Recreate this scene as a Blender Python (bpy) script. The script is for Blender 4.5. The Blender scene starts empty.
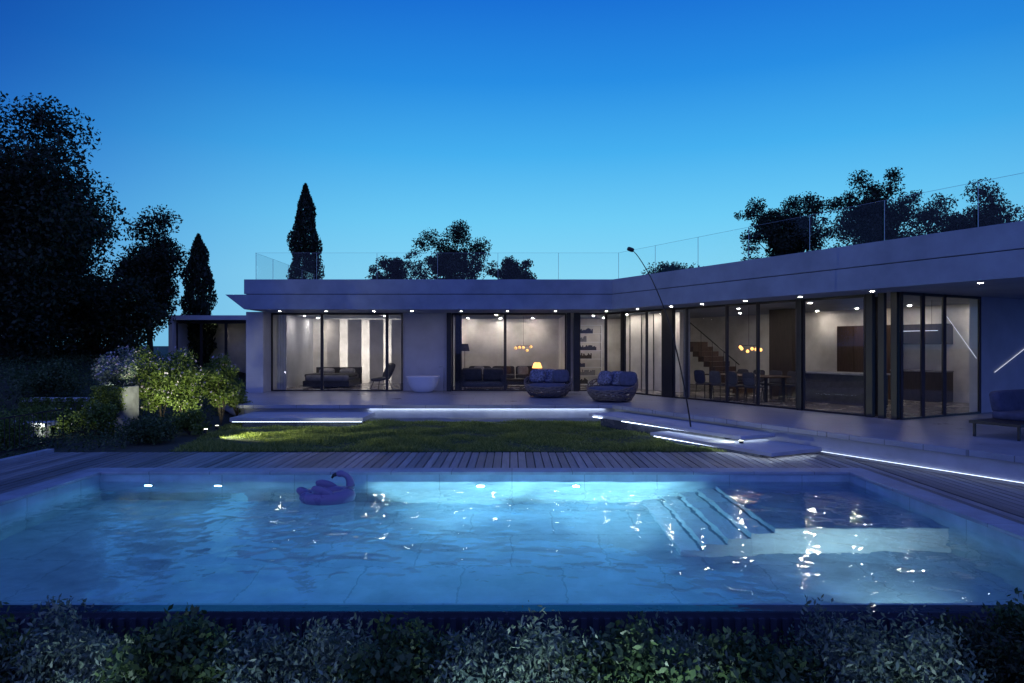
import bpy, math, random
import numpy as np
from mathutils import Vector, Matrix
R=math.radians; PI=math.pi
SC=bpy.context.scene; C=SC.collection
SC.view_settings.view_transform='Standard'; SC.view_settings.look='None'; SC.view_settings.exposure=0
random.seed(4)
# ------------------------------------------------------------------ helpers
def nd(nt,t,**k):
    n=nt.nodes.new(t)
    for a,b in k.items():
        if a in n.inputs: n.inputs[a].default_value=b
        else: setattr(n,a,b)
    return n
def mat(name,col,rough=.6,var=.2,scale=2.0,bump=0.0,bscale=40,metal=0,tile=None,mortar=.55,spec=.5,stretch=None,joint=.008,island=0):
    m=bpy.data.materials.new(name); m.use_nodes=True; nt=m.node_tree; L=nt.links.new
    p=nt.nodes['Principled BSDF']
    p.inputs['Roughness'].default_value=rough; p.inputs['Metallic'].default_value=metal
    p.inputs['Specular IOR Level'].default_value=spec
    tc=nd(nt,'ShaderNodeTexCoord'); mp=nd(nt,'ShaderNodeMapping')
    if stretch: mp.inputs['Scale'].default_value=stretch
    L(tc.outputs['Object'],mp.inputs['Vector'])
    n1=nd(nt,'ShaderNodeTexNoise',Scale=scale,Detail=6.0,Roughness=.6); L(mp.outputs[0],n1.inputs['Vector'])
    mr=nd(nt,'ShaderNodeMapRange'); mr.inputs[1].default_value=.3; mr.inputs[2].default_value=.7
    mr.inputs[3].default_value=1-var; mr.inputs[4].default_value=1+var; L(n1.outputs['Fac'],mr.inputs[0])
    mx=nd(nt,'ShaderNodeMix',data_type='RGBA',blend_type='MULTIPLY'); mx.inputs[0].default_value=1
    mx.inputs[6].default_value=(*col,1); L(mr.outputs[0],mx.inputs[7]); out=mx.outputs[2]
    if island:
        g=nd(nt,'ShaderNodeNewGeometry'); mi=nd(nt,'ShaderNodeMapRange'); mi.inputs[3].default_value=1-island; mi.inputs[4].default_value=1+island
        L(g.outputs['Random Per Island'],mi.inputs[0]); m3=nd(nt,'ShaderNodeMix',data_type='RGBA',blend_type='MULTIPLY'); m3.inputs[0].default_value=1
        L(out,m3.inputs[6]); L(mi.outputs[0],m3.inputs[7]); out=m3.outputs[2]
    if tile:
        b=nd(nt,'ShaderNodeTexBrick'); b.offset=0.5; b.inputs['Scale'].default_value=1
        b.inputs['Mortar Size'].default_value=joint; b.inputs['Brick Width'].default_value=tile[0]; b.inputs['Row Height'].default_value=tile[1]
        b.inputs['Color1'].default_value=(1,1,1,1); b.inputs['Color2'].default_value=(.86,.86,.88,1); b.inputs['Mortar'].default_value=(mortar,)*3+(1,)
        L(tc.outputs['Object'],b.inputs['Vector'])
        m2=nd(nt,'ShaderNodeMix',data_type='RGBA',blend_type='MULTIPLY'); m2.inputs[0].default_value=1
        L(out,m2.inputs[6]); L(b.outputs['Color'],m2.inputs[7]); out=m2.outputs[2]
    L(out,p.inputs['Base Color'])
    rr=nd(nt,'ShaderNodeMapRange'); rr.inputs[3].default_value=max(0,rough-.1); rr.inputs[4].default_value=min(1,rough+.12)
    L(n1.outputs['Fac'],rr.inputs[0]); L(rr.outputs[0],p.inputs['Roughness'])
    if bump:
        n2=nd(nt,'ShaderNodeTexNoise',Scale=bscale,Detail=4.0); L(mp.outputs[0],n2.inputs['Vector'])
        bp=nd(nt,'ShaderNodeBump',Strength=bump,Distance=.01); L(n2.outputs['Fac'],bp.inputs['Height']); L(bp.outputs[0],p.inputs['Normal'])
    return m
def emis(name,col,s):
    m=bpy.data.materials.new(name); m.use_nodes=True; nt=m.node_tree
    p=nt.nodes['Principled BSDF']; p.inputs['Base Color'].default_value=(*[c*.5 for c in col],1)
    p.inputs['Emission Color'].default_value=(*col,1); p.inputs['Emission Strength'].default_value=s
    n=nd(nt,'ShaderNodeTexNoise',Scale=3.0); r=nd(nt,'ShaderNodeMapRange'); r.inputs[3].default_value=s*.9; r.inputs[4].default_value=s*1.1
    nt.links.new(n.outputs['Fac'],r.inputs[0]); nt.links.new(r.outputs[0],p.inputs['Emission Strength'])
    return m
def leafmat(name,a,b,trans=.25):
    m=bpy.data.materials.new(name); m.use_nodes=True; nt=m.node_tree; L=nt.links.new
    nt.nodes.clear(); o=nd(nt,'ShaderNodeOutputMaterial'); g=nd(nt,'ShaderNodeNewGeometry')
    cr=nd(nt,'ShaderNodeValToRGB'); cr.color_ramp.elements[0].color=(*a,1); cr.color_ramp.elements[1].color=(*b,1)
    L(g.outputs['Random Per Island'],cr.inputs[0])
    d=nd(nt,'ShaderNodeBsdfDiffuse'); t=nd(nt,'ShaderNodeBsdfTranslucent'); x=nd(nt,'ShaderNodeMixShader'); x.inputs[0].default_value=trans
    gl=nd(nt,'ShaderNodeBsdfGlossy'); gl.inputs['Roughness'].default_value=.45; gl.inputs['Color'].default_value=(.5,.5,.5,1); y=nd(nt,'ShaderNodeMixShader'); y.inputs[0].default_value=.05
    L(cr.outputs[0],d.inputs[0]); L(cr.outputs[0],t.inputs[0]); L(d.outputs[0],x.inputs[1]); L(t.outputs[0],x.inputs[2])
    L(x.outputs[0],y.inputs[1]); L(gl.outputs[0],y.inputs[2]); L(y.outputs[0],o.inputs[0])
    return m
def glassmat(name,tint=(.93,.96,.97),base=.04):
    m=bpy.data.materials.new(name); m.use_nodes=True; nt=m.node_tree; L=nt.links.new
    nt.nodes.clear(); o=nd(nt,'ShaderNodeOutputMaterial')
    lw=nd(nt,'ShaderNodeLayerWeight'); lw.inputs[0].default_value=.5
    p=nd(nt,'ShaderNodeMath',operation='POWER'); p.inputs[1].default_value=5; L(lw.outputs['Facing'],p.inputs[0])
    q=nd(nt,'ShaderNodeMath',operation='MULTIPLY_ADD'); q.inputs[1].default_value=.9; q.inputs[2].default_value=base; L(p.outputs[0],q.inputs[0])
    t=nd(nt,'ShaderNodeBsdfTransparent'); t.inputs[0].default_value=(*tint,1); g=nd(nt,'ShaderNodeBsdfGlossy'); g.inputs['Roughness'].default_value=.0
    x=nd(nt,'ShaderNodeMixShader'); L(q.outputs[0],x.inputs[0]); L(t.outputs[0],x.inputs[1]); L(g.outputs[0],x.inputs[2]); L(x.outputs[0],o.inputs[0])
    return m

def tag(o,label=None,cat=None,group=None,kind=None):
    if label: o['label']=label
    if cat: o['category']=cat
    if group: o['group']=group
    if kind: o['kind']=kind
    return o
def emp(name,label,cat,loc=(0,0,0),rotz=0,group=None):
    o=bpy.data.objects.new(name,None); C.objects.link(o); o.location=loc; o.rotation_euler=(0,0,rotz); o.empty_display_size=.2
    return tag(o,label,cat,group)
def copy_tree(o,parent=None):
    c=o.copy(); C.objects.link(c)
    if parent: c.parent=parent
    for ch in list(o.children): copy_tree(ch,c)
    return c
def wloc(p):
    v=Vector((0,0,0))
    while p: v+=p.location; p=p.parent
    return v
class MB:
    def __init__(s): s.v=[]; s.f=[]
    def add(s,vs,fs):
        b=len(s.v); s.v+=[tuple(p) for p in vs]; s.f+=[tuple(b+i for i in f) for f in fs]; return s
    def prism(s,poly,z0,z1,bot=None):
        n=len(poly); bot=bot or poly
        vs=[(x,y,z0) for x,y in bot]+[(x,y,z1) for x,y in poly]
        a=sum(poly[i][0]*poly[(i+1)%n][1]-poly[(i+1)%n][0]*poly[i][1] for i in range(n))
        fs=[tuple(range(n-1,-1,-1)),tuple(range(n,2*n))]+[(i,(i+1)%n,n+(i+1)%n,n+i) for i in range(n)]
        if a<0: fs=[tuple(reversed(f)) for f in fs]
        return s.add(vs,fs)
    def box(s,x0,x1,y0,y1,z0,z1): return s.prism([(x0,y0),(x1,y0),(x1,y1),(x0,y1)],z0,z1)
    def bar(s,a,b,w,h):
        a=Vector(a); b=Vector(b); d=(b-a).normalized(); up=Vector((0,0,1)) if abs(d.z)<.95 else Vector((0,1,0))
        r=d.cross(up).normalized()*w/2; u=r.cross(d).normalized()*h/2
        vs=[p+i*r+j*u for p in (a,b) for i,j in ((-1,-1),(1,-1),(1,1),(-1,1))]
        return s.add(vs,[(0,1,2,3),(7,6,5,4),(0,4,5,1),(1,5,6,2),(2,6,7,3),(3,7,4,0)])
    def tube(s,path,rad,seg=8,closed=False):
        P=[Vector(p) for p in path]; n=len(P); rad=rad if hasattr(rad,'__len__') else [rad]*n
        vs=[]; ref=Vector((0,0,1))
        for i in range(n):
            if closed: d=P[(i+1)%n]-P[i-1]
            else: d=P[min(i+1,n-1)]-P[max(i-1,0)]
            d.normalize(); r=d.cross(ref)
            if r.length<.15: r=d.cross(Vector((1,0,0)))
            r.normalize(); u=r.cross(d)
            vs+=[P[i]+(r*math.cos(2*PI*k/seg)+u*math.sin(2*PI*k/seg))*rad[i] for k in range(seg)]
        fs=[]
        for i in range(n if closed else n-1):
            for k in range(seg):
                j=(i+1)%n; fs.append((i*seg+k,i*seg+(k+1)%seg,j*seg+(k+1)%seg,j*seg+k))
        if not closed: fs+=[tuple(range(seg-1,-1,-1)),tuple(range((n-1)*seg,n*seg))]
        return s.add(vs,fs)
    def lathe(s,prof,c=(0,0,0),seg=24,sx=1,sy=1):
        vs=[]; n=len(prof)
        for r,z in prof:
            vs+=[(c[0]+r*sx*math.cos(2*PI*k/seg),c[1]+r*sy*math.sin(2*PI*k/seg),c[2]+z) for k in range(seg)]
        fs=[(i*seg+k,i*seg+(k+1)%seg,(i+1)*seg+(k+1)%seg,(i+1)*seg+k) for i in range(n-1) for k in range(seg)]
        fs+=[tuple(range(seg-1,-1,-1)),tuple(range((n-1)*seg,n*seg))]
        return s.add(vs,fs)
    def soft(s,c,size,e=.35,rot=(0,0,0),nu=20,nv=10):
        M=Matrix.Rotation(rot[2],3,'Z')@Matrix.Rotation(rot[1],3,'Y')@Matrix.Rotation(rot[0],3,'X')
        f=lambda t:math.copysign(abs(t)**e,t)
        vs=[]
        for j in range(nv+1):
            b=-PI/2+PI*j/nv
            for i in range(nu):
                a=2*PI*i/nu
                p=Vector((f(math.cos(b))*f(math.cos(a))*size[0]/2,f(math.cos(b))*f(math.sin(a))*size[1]/2,f(math.sin(b))*size[2]/2))
                vs.append(M@p+Vector(c))
        fs=[(j*nu+i,j*nu+(i+1)%nu,(j+1)*nu+(i+1)%nu,(j+1)*nu+i) for j in range(nv) for i in range(nu)]
        return s.add(vs,fs)
    def build(s,name,m,parent=None,world=False,smooth=False,bevel=0):
        me=bpy.data.meshes.new(name); v=s.v
        if world and parent:
            o0=wloc(parent); v=[(a-o0.x,b-o0.y,c-o0.z) for a,b,c in v]
        me.from_pydata(v,[],s.f); me.update(); me.materials.append(m)
        if smooth: me.shade_smooth()
        o=bpy.data.objects.new(name,me); C.objects.link(o)
        if parent: o.parent=parent
        if bevel:
            b=o.modifiers.new('bevel','BEVEL'); b.width=bevel; b.segments=2; b.limit_method='ANGLE'
        return o
def quadmesh(name,V,m,parent=None,k=4):
    V=np.asarray(V,dtype=np.float32).reshape(-1,3); n=len(V); me=bpy.data.meshes.new(name)
    me.vertices.add(n); me.vertices.foreach_set('co',V.ravel()); me.loops.add(n); me.loops.foreach_set('vertex_index',np.arange(n,dtype=np.int32))
    me.polygons.add(n//k); me.polygons.foreach_set('loop_start',np.arange(0,n,k,dtype=np.int32)); me.update(calc_edges=True); me.validate()
    me.materials.append(m); o=bpy.data.objects.new(name,me); C.objects.link(o)
    if parent: o.parent=parent
    return o
def unit(rng,n):
    v=rng.normal(size=(n,3)); return v/np.linalg.norm(v,axis=1)[:,None]
def leaves(name,P,size,m,parent,rng,asp=.5,up=0):
    n=len(P); a=unit(rng,n); a[:,2]+=up; a/=np.linalg.norm(a,axis=1)[:,None]
    b=np.cross(a,unit(rng,n)); b/=np.linalg.norm(b,axis=1)[:,None]+1e-6
    s=(size*rng.uniform(.6,1.35,n))[:,None]
    return quadmesh(name,np.stack([P-a*s,P+b*s*asp,P+a*s,P-b*s*asp],1),m,parent)
def clumps(rng,c,rad,nc,cs,n,lo=.35,flat=.8):
    c=np.array(c); rad=np.array(rad); d=unit(rng,nc)
    cc=c+d*rad*rng.uniform(lo,1,nc)[:,None]; cr=cs*rng.uniform(.5,1.3,nc)
    idx=rng.choice(nc,n,p=(cr**2)/np.sum(cr**2)); P=cc[idx]+unit(rng,n)*(cr[idx]*rng.uniform(0,1,n)**.6)[:,None]*np.array([1,1,flat])
    return cc,P
# ------------------------------------------------------------------ materials
M={}
M['wall']=mat('render_wall',(.47,.49,.55),.75,.10,1.5,.15,60)
M['conc']=mat('weathered_concrete',(.20,.21,.24),.85,.3,3,.4,30)
M['fascia']=mat('fascia_concrete',(.24,.28,.35),.7,.18,1.2,.2,50)
M['pave']=mat('paving',(.30,.32,.38),.30,.24,1.1,.15,60,tile=(1.2,.6),mortar=.45)
M['slab']=mat('step_stone',(.40,.42,.48),.5,.16,2,.15,60)
M['cope']=mat('coping_stone',(.32,.36,.42),.45,.28,2,.15,60,tile=(1.0,2.0))
M['pool']=mat('pool_stone',(.38,.53,.60),.6,.24,1.6,.1,30,tile=(1.2,1.2),mortar=.68,joint=.010)
M['ledge']=mat('pool_ledge_dimmed_stone',(.26,.38,.46),.6,.24,1.6,.1,30)  # ledge top toned darker than its lit front; the dimness is in the colour
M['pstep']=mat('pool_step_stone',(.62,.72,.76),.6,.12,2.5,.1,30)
M['nose']=mat('pool_step_joint',(.16,.25,.32),.6,.12,2.5)
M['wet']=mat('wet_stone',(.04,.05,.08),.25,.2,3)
M['deck']=mat('deck_wood',(.20,.19,.20),.4,.35,3,.3,60,stretch=(6,.5,1),island=.4)
M['black']=mat('black_metal',(.018,.018,.02),.4,.2,5)
M['dark']=mat('dark_wood',(.045,.032,.027),.5,.3,4,stretch=(8,8,.6))
M['wood']=mat('walnut',(.075,.042,.03),.45,.3,4,stretch=(8,8,.6))
M['iwall']=mat('plaster',(.62,.60,.58),.8,.22,1.1,.3,20)
M['ifloor']=mat('interior_floor',(.22,.20,.19),.25,.12,1.3,tile=(1.2,1.2))
M['panel']=mat('wall_panel',(.62,.60,.58),.6,.14,2)
M['fab']=mat('charcoal_fabric',(.06,.06,.07),.9,.25,8,.5,150)
M['fabl']=mat('grey_fabric',(.24,.24,.27),.9,.2,8,.5,150)
M['fabb']=mat('blue_grey_fabric',(.07,.08,.14),.9,.25,8,.5,150)
M['patt']=mat('patterned_fabric',(.13,.14,.22),.9,.95,16,.5,150)
M['white']=mat('white_ceramic',(.80,.80,.82),.2,.03,2)
M['rope']=mat('woven_rope',(.15,.13,.13),.8,.3,20,.5,120)
M['soil']=mat('soil',(.03,.035,.022),.95,.4,2,.6,20)
M['turf']=mat('turf_soil',(.04,.055,.018),.95,.4,3,.6,20)
M['bark']=mat('bark',(.045,.035,.028),.9,.4,4,.7,20,stretch=(4,4,1))
M['pink']=mat('mauve_vinyl',(.19,.15,.29),.28,.08,3)
M['pinkd']=mat('dark_beak',(.02,.02,.025),.3,.1,3)
M['steel']=mat('brushed_steel',(.35,.37,.40),.35,.1,4,metal=1)
M['glass']=glassmat('window_glass',base=.04); M['rail']=glassmat('railing_glass',(.97,.985,.99),.025)
M['led']=emis('led_white',(.66,.78,1.0),2.4); M['ledg']=emis('led_under_step',(.66,.78,1.0),11); M['ledt']=emis('led_thin',(.8,.85,1.0),1.0); M['ledi']=emis('led_interior',(1,.92,.84),12)
M['down']=emis('downlight_outdoor',(1,.86,.70),130); M['downi']=emis('downlight_indoor',(1,.87,.75),560)
M['warm']=emis('lamp_warm',(1,.45,.12),3); M['lens']=emis('pool_lens',(.75,.95,1),4); M['spotl']=emis('garden_lens',(.95,1,.8),4)
M['l_dark']=leafmat('foliage_dark',(.012,.020,.010),(.035,.055,.025))
M['l_mid']=leafmat('foliage_mid',(.025,.05,.018),(.09,.14,.055))
M['l_lit']=leafmat('foliage_lit_green',(.05,.09,.016),(.17,.24,.05),.35)  # brighter copy of the mid foliage, lamplit look put into the colour
M['l_pale']=leafmat('foliage_pale',(.07,.11,.07),(.24,.30,.22))
M['l_blue']=leafmat('foliage_grey',(.04,.07,.055),(.15,.20,.17))
M['flower']=leafmat('blossom',(.3,.26,.34),(.6,.55,.65))
M['grass']=leafmat('grass_blade',(.08,.13,.02),(.34,.38,.09),.35)
# ------------------------------------------------------------------ camera and sky
cam=bpy.data.cameras.new('camera'); co=bpy.data.objects.new('camera',cam); C.objects.link(co); SC.camera=co
co.location=(0,0,2.1); co.rotation_euler=(R(90),0,0); cam.lens=24; cam.sensor_width=36; cam.shift_y=.0044; cam.clip_end=2000
w=bpy.data.worlds.new('World'); SC.world=w; w.use_nodes=True; nt=w.node_tree; L=nt.links.new
bg=nt.nodes['Background']; tc=nd(nt,'ShaderNodeTexCoord'); sp=nd(nt,'ShaderNodeSeparateXYZ'); L(tc.outputs['Generated'],sp.inputs[0])
def ramp(stops):
    n=nd(nt,'ShaderNodeValToRGB'); e=n.color_ramp.elements
    e[0].position=stops[0][0]; e[0].color=(*stops[0][1],1); e[1].position=stops[-1][0]; e[1].color=(*stops[-1][1],1)
    for p,c in stops[1:-1]: x=e.new(p); x.color=(*c,1)
    L(sp.outputs['Z'],n.inputs[0]); return n
lin=lambda r,g,b:tuple((c/255/12.92 if c/255<=.04045 else ((c/255+.055)/1.055)**2.4) for c in (r,g,b))
bright=ramp([(0,lin(150,218,242)),(.10,lin(138,216,246)),(.18,lin(110,204,246)),(.27,lin(70,176,240)),(.36,lin(40,142,228)),(.46,lin(24,110,212)),(1,lin(30,85,165))])
darkr=ramp([(0,lin(66,150,214)),(.14,lin(46,128,210)),(.22,lin(32,104,198)),(.32,lin(18,76,174)),(.45,lin(12,54,146)),(1,lin(30,75,155))])
cxy=nd(nt,'ShaderNodeCombineXYZ'); L(sp.outputs['X'],cxy.inputs[0]); L(sp.outputs['Y'],cxy.inputs[1])
nv=nd(nt,'ShaderNodeVectorMath',operation='NORMALIZE'); L(cxy.outputs[0],nv.inputs[0])
dp=nd(nt,'ShaderNodeVectorMath',operation='DOT_PRODUCT'); L(nv.outputs[0],dp.inputs[0]); dp.inputs[1].default_value=(math.sin(R(11)),math.cos(R(11)),0)
m1=nd(nt,'ShaderNodeMapRange',interpolation_type='SMOOTHSTEP'); m1.inputs[1].default_value=.54; m1.inputs[2].default_value=1.0; L(dp.outputs['Value'],m1.inputs[0])
m2=nd(nt,'ShaderNodeMapRange',interpolation_type='SMOOTHSTEP'); m2.inputs[1].default_value=.5; m2.inputs[2].default_value=-.4; L(dp.outputs['Value'],m2.inputs[0])
a=nd(nt,'ShaderNodeMix',data_type='RGBA'); L(m1.outputs[0],a.inputs[0]); L(darkr.outputs[0],a.inputs[6]); L(bright.outputs[0],a.inputs[7])
b=nd(nt,'ShaderNodeMix',data_type='RGBA'); L(m2.outputs[0],b.inputs[0]); L(a.outputs[2],b.inputs[6]); b.inputs[7].default_value=(.14,.21,.74,1)
L(b.outputs[2],bg.inputs['Color']); bg.inputs['Strength'].default_value=1.0
# ------------------------------------------------------------------ plan helpers
U=(.4717,-.8818); NI=(.8818,.4717); CX,CY=3.41,24.8; FL=.46; CE=3.30
def W(s,d): return (CX+U[0]*s+NI[0]*d, CY+U[1]*s+NI[1]*d)
def T(s,d): return (2.8+U[0]*s-NI[0]*d, 19+U[1]*s-NI[1]*d)
ANG=math.atan2(U[1],U[0]); BED=-.72
# ------------------------------------------------------------------ ground
def h(x,y):
    if -7.15<=x<=5.95 and 5.70<=y<=11.65: return -2.3
    if y<=5.69: return BED
    z=-.03
    z+=1.5*min(1,max(0,(-9.6-x)/6))*min(1,max(0,(y-13.8)/5)) + .5*min(1,max(0,(-14-x)/20))
    return z
xs=sorted(set([-600,-200,-80,-60]+list(np.arange(-46,-8,1.0))+[-7.17,-7.15,-3,0,3,5.95,5.97,9,14,20,40,80,200,600]))
ys=sorted(set([-200,-50,-10,0,3,5.69,5.70,8.5,11.65,11.67,12.8]+list(np.arange(13.8,50,1.2))+[60,80,120,300,900]))
g=MB(); nx=len(xs)
g.add([(x,y,h(x,y)) for y in ys for x in xs],[(j*nx+i,j*nx+i+1,(j+1)*nx+i+1,(j+1)*nx+i) for j in range(len(ys)-1) for i in range(nx-1)])
tag(g.build('ground',M['soil']),kind='structure')
LP=[(-6.8,13.56),(5.65,13.56),(2.8,18.98),(-7.6,18.98)]
tag(MB().prism(LP,-.02,.0).build('lawn_bed',M['turf']),kind='structure')
rng=np.random.default_rng(3)
N=170000; x=rng.uniform(-7.6,5.7,N); y=rng.uniform(13.58,18.9,N)
ok=(x>-6.8-(y-13.56)*.148)&(x<2.76+.535*(19-y)); x=x[ok];y=y[ok]
lightpatch=np.sin(x*1.5+1.7*np.sin(y*1.3+1)+.7*np.sin(x*3.7))*np.sin(y*2.1+1.4*np.sin(x*.9))+.35*np.sin(x*5.3+y*4.1+np.sin(y*7))
k=rng.uniform(0,1,len(x))<np.clip(.66+.45*lightpatch,.18,1); x=x[k];y=y[k];lightpatch=lightpatch[k]; n=len(x)  # blades thinned and shortened in places to stand in for patchy light
th=rng.uniform(0,2*PI,n); hh=rng.uniform(.02,.07,n)*np.clip(1+.7*lightpatch,.3,2); ww=.010
P=np.stack([x,y,np.zeros(n)],1); sd=np.stack([np.cos(th),np.sin(th),np.zeros(n)],1)*ww
tip=P+np.stack([rng.normal(0,.045,n),rng.normal(0,.045,n),hh],1)
tag(quadmesh('lawn_grass',np.stack([P-sd,P+sd,tip],1),M['grass'],k=3),'short green lawn between the timber deck and the terrace','grass',kind='stuff')
# ------------------------------------------------------------------ terrace
tp=[(-7.6,19),(2.8,19),T(15,0),T(15,-14),(12,34),(-9.9,34),(-9.9,22.6)]
tag(MB().prism(tp,.36,FL).build('terrace',M['pave'],bevel=.008),kind='structure')
rp=[(-7.5,19.14),(2.88,19.14),T(15,-.02),T(15,-13.9),(12,33.9),(-9.8,33.9),(-9.8,22.7)]
tag(MB().prism(rp,.075,.358).build('terrace_riser',M['slab']),kind='structure')
rp=[(-7.4,19.18),(2.95,19.18),T(15,-.10),T(15,-13.8),(12,33.8),(-9.7,33.8),(-9.7,22.8)]
tag(MB().prism(rp,-.05,.074).build('terrace_footing',M['slab']),kind='structure')
t=emp('led_light_line','long white light line under the terrace edge at right','light strip',(*T(9,0),.05))
MB().prism([T(6.6,-.04),T(15,-.04),T(15,-.055),T(6.6,-.055)],.062,.070).build('diffuser',M['led'],t,world=True)
t=emp('led_light_line','white light line under the terrace lip behind the lawn','light strip',(-.8,19.1,.33))
MB().box(-4.0,2.6,19.08,19.12,.354,.357).build('diffuser',M['ledg'],t,world=True)
def stepslab(label,poly,z0,z1,leds,k=(.05,.10)):
    cx=sum(p[0] for p in poly)/4; cy=sum(p[1] for p in poly)/4
    t=emp('step_slab',label,'step',(cx,cy,0),group='floating steps between terrace and lawn')
    MB().prism(poly,z0,z1).build('slab',M['slab'],t,world=True,bevel=.006)
    ins=[(cx+(x-cx)*.86,cy+(y-cy)*.72) for x,y in poly]
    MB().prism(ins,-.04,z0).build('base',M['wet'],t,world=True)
    m=MB()
    for a,b in leds:
        a=(a[0]+(cx-a[0])*k[0],a[1]+(cy-a[1])*k[1]); b=(b[0]+(cx-b[0])*k[0],b[1]+(cy-b[1])*k[1])
        m.bar((*a,z0-.004),(*b,z0-.004),.022,.006)
    m.build('light_strip',M['ledg'],t,world=True)
stepslab('pale floating step slab at the left end of the lawn, lit beneath',[(-7.2,17.4),(-3.8,17.4),(-3.8,18.97),(-7.2,18.97)],.17,.27,[((-7.2,17.4),(-3.8,17.4)),((-3.8,17.4),(-3.8,18.97))],(.03,.05))
q=[T(.3,1.0),T(5.6,1.0),T(5.6,.02),T(.3,.02)]
stepslab('upper pale floating step slab beside the lawn at right',q,.23,.30,[(q[0],q[1]),(q[1],q[2]),(q[0],q[3])])
q=[T(3.3,1.4),T(6.7,1.4),T(6.7,.02),T(3.3,.02)]
stepslab('lower pale floating step slab nearest the timber deck',q,.08,.15,[(q[0],q[1]),(q[1],q[2])])
# ------------------------------------------------------------------ deck
PX0,PX1,PY0,PY1=-6.82,5.59,5.98,11.3; WZ=-.15
d=MB(); x=-9.03
while x<14:
    a,b=x,x+.130
    if b<PX0-.38 or a>PX1+.38: d.box(a,b,5.8,13.5,-.03,.0+random.uniform(-.004,.004))
    else: d.box(a,b,PY1+.36,13.5,-.03,.0+random.uniform(-.004,.004))
    x+=.150
tag(d.build('pool_deck',M['deck']),kind='structure')
t=emp('garden_kerb','low concrete kerb between timber deck and left planting','kerb',(-9.15,11,0))
MB().box(-9.20,-9.05,6,13.5,-.04,.07).build('kerb',M['cope'],t,world=True,bevel=.006)
# ------------------------------------------------------------------ pool
pz=-1.55
p=MB(); p.box(PX0-.25,PX1+.25,PY0-.2,PY1+.25,pz-.2,pz)
p.box(PX0-.25,PX0,PY0,PY1,pz-.01,-.03); p.box(PX1,PX1+.25,PY0,PY1,pz-.01,-.03); p.box(PX0-.25,PX1+.25,PY1,PY1+.25,pz-.01,-.03)
p.box(PX0-.25,PX1+.25,PY0-.04,PY0,pz-.01,WZ-.012)
tag(p.build('pool_basin',M['pool']),kind='structure')
c=MB(); c.box(PX0-.36,PX1+.36,PY1-.02,PY1+.35,-.028,.022); c.box(PX0-.36,PX0+.02,PY0-.2,PY1-.022,-.028,.022); c.box(PX1-.02,PX1+.36,PY0-.2,PY1-.022,-.028,.022)
tag(c.build('pool_coping',M['cope'],bevel=.008),kind='structure')
SX=3.36
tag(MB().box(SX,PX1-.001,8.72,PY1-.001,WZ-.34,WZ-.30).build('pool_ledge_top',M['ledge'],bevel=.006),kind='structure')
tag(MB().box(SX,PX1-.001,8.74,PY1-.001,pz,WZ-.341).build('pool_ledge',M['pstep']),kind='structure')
l=MB(); nz=MB()
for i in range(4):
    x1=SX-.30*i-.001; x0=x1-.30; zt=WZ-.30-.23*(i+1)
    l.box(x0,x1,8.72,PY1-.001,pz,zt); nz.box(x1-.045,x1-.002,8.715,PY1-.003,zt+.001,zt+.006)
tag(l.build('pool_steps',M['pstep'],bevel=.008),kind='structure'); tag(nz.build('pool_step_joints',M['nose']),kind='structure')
e=MB(); e.box(PX0-.3,PX1+.3,PY0-.20,PY0-.042,-2,WZ-.006)
x=PX0-.3
while x<PX1+.3: e.box(x,x+.05,PY0-.235,PY0-.201,-1.9,WZ-.05); x+=.1
tag(e.build('overflow_wall',M['wet']),kind='structure')
gx=np.arange(PX0-.0,PX1+.001,.022); gy=np.arange(PY0-.19,PY1+.03,.022)
X,Y=np.meshgrid(gx,gy); Z=np.zeros_like(X); r2=np.random.default_rng(8)
for i in range(90):
    lam=math.exp(r2.uniform(math.log(.14),math.log(.9))); k=2*PI/lam; a=r2.uniform(0,2*PI); ph=r2.uniform(0,2*PI)
    Z+=lam*.00135*r2.uniform(.3,1.3)*np.sin(k*(np.cos(a)*X+np.sin(a)*Y)+ph+1.1*np.sin(.9*X+i)+.9*np.sin(1.1*Y+2*i))
mod=.58+.45*np.sin(.7*X+1.1*np.sin(.8*Y))*np.sin(1.3*Y+.5)+.2*np.clip((X-1)/3,0,1); Z*=mod*np.clip((Y-(PY0-.15))/.4,.1,1)
nx=len(gx); ny=len(gy); V=np.stack([X,Y,Z+WZ],2).reshape(-1,3)
idx=np.arange(nx*ny).reshape(ny,nx); F=np.stack([idx[:-1,:-1],idx[:-1,1:],idx[1:,1:],idx[1:,:-1]],2).reshape(-1,4)
me=bpy.data.meshes.new('water'); me.from_pydata(V.tolist(),[],F.tolist()); me.shade_smooth()
wm=bpy.data.materials.new('pool_water'); wm.use_nodes=True; pp=wm.node_tree.nodes['Principled BSDF']
pp.inputs['Base Color'].default_value=(.72,.89,1,1); pp.inputs['Transmission Weight'].default_value=1; pp.inputs['IOR'].default_value=1.333; pp.inputs['Roughness'].default_value=0
n_=nd(wm.node_tree,'ShaderNodeTexNoise',Scale=14.0,Detail=1.0); tcw=nd(wm.node_tree,'ShaderNodeTexCoord'); bw=nd(wm.node_tree,'ShaderNodeBump',Strength=.12,Distance=.01)
wm.node_tree.links.new(tcw.outputs['Object'],n_.inputs['Vector']); wm.node_tree.links.new(n_.outputs['Fac'],bw.inputs['Height']); wm.node_tree.links.new(bw.outputs[0],pp.inputs['Normal'])
me.materials.append(wm); wo=bpy.data.objects.new('water',me); C.objects.link(wo); tag(wo,kind='structure')
def arealight(name,loc,rot,size,energy,col,parent=None,spread=180):
    l=bpy.data.lights.new(name,'AREA'); l.shape='DISK'; l.size=size; l.energy=energy; l.color=col; l.spread=R(spread)
    o=bpy.data.objects.new(name,l); C.objects.link(o); o.location=loc; o.rotation_euler=rot
    if parent: o.parent=parent
    return o
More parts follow.
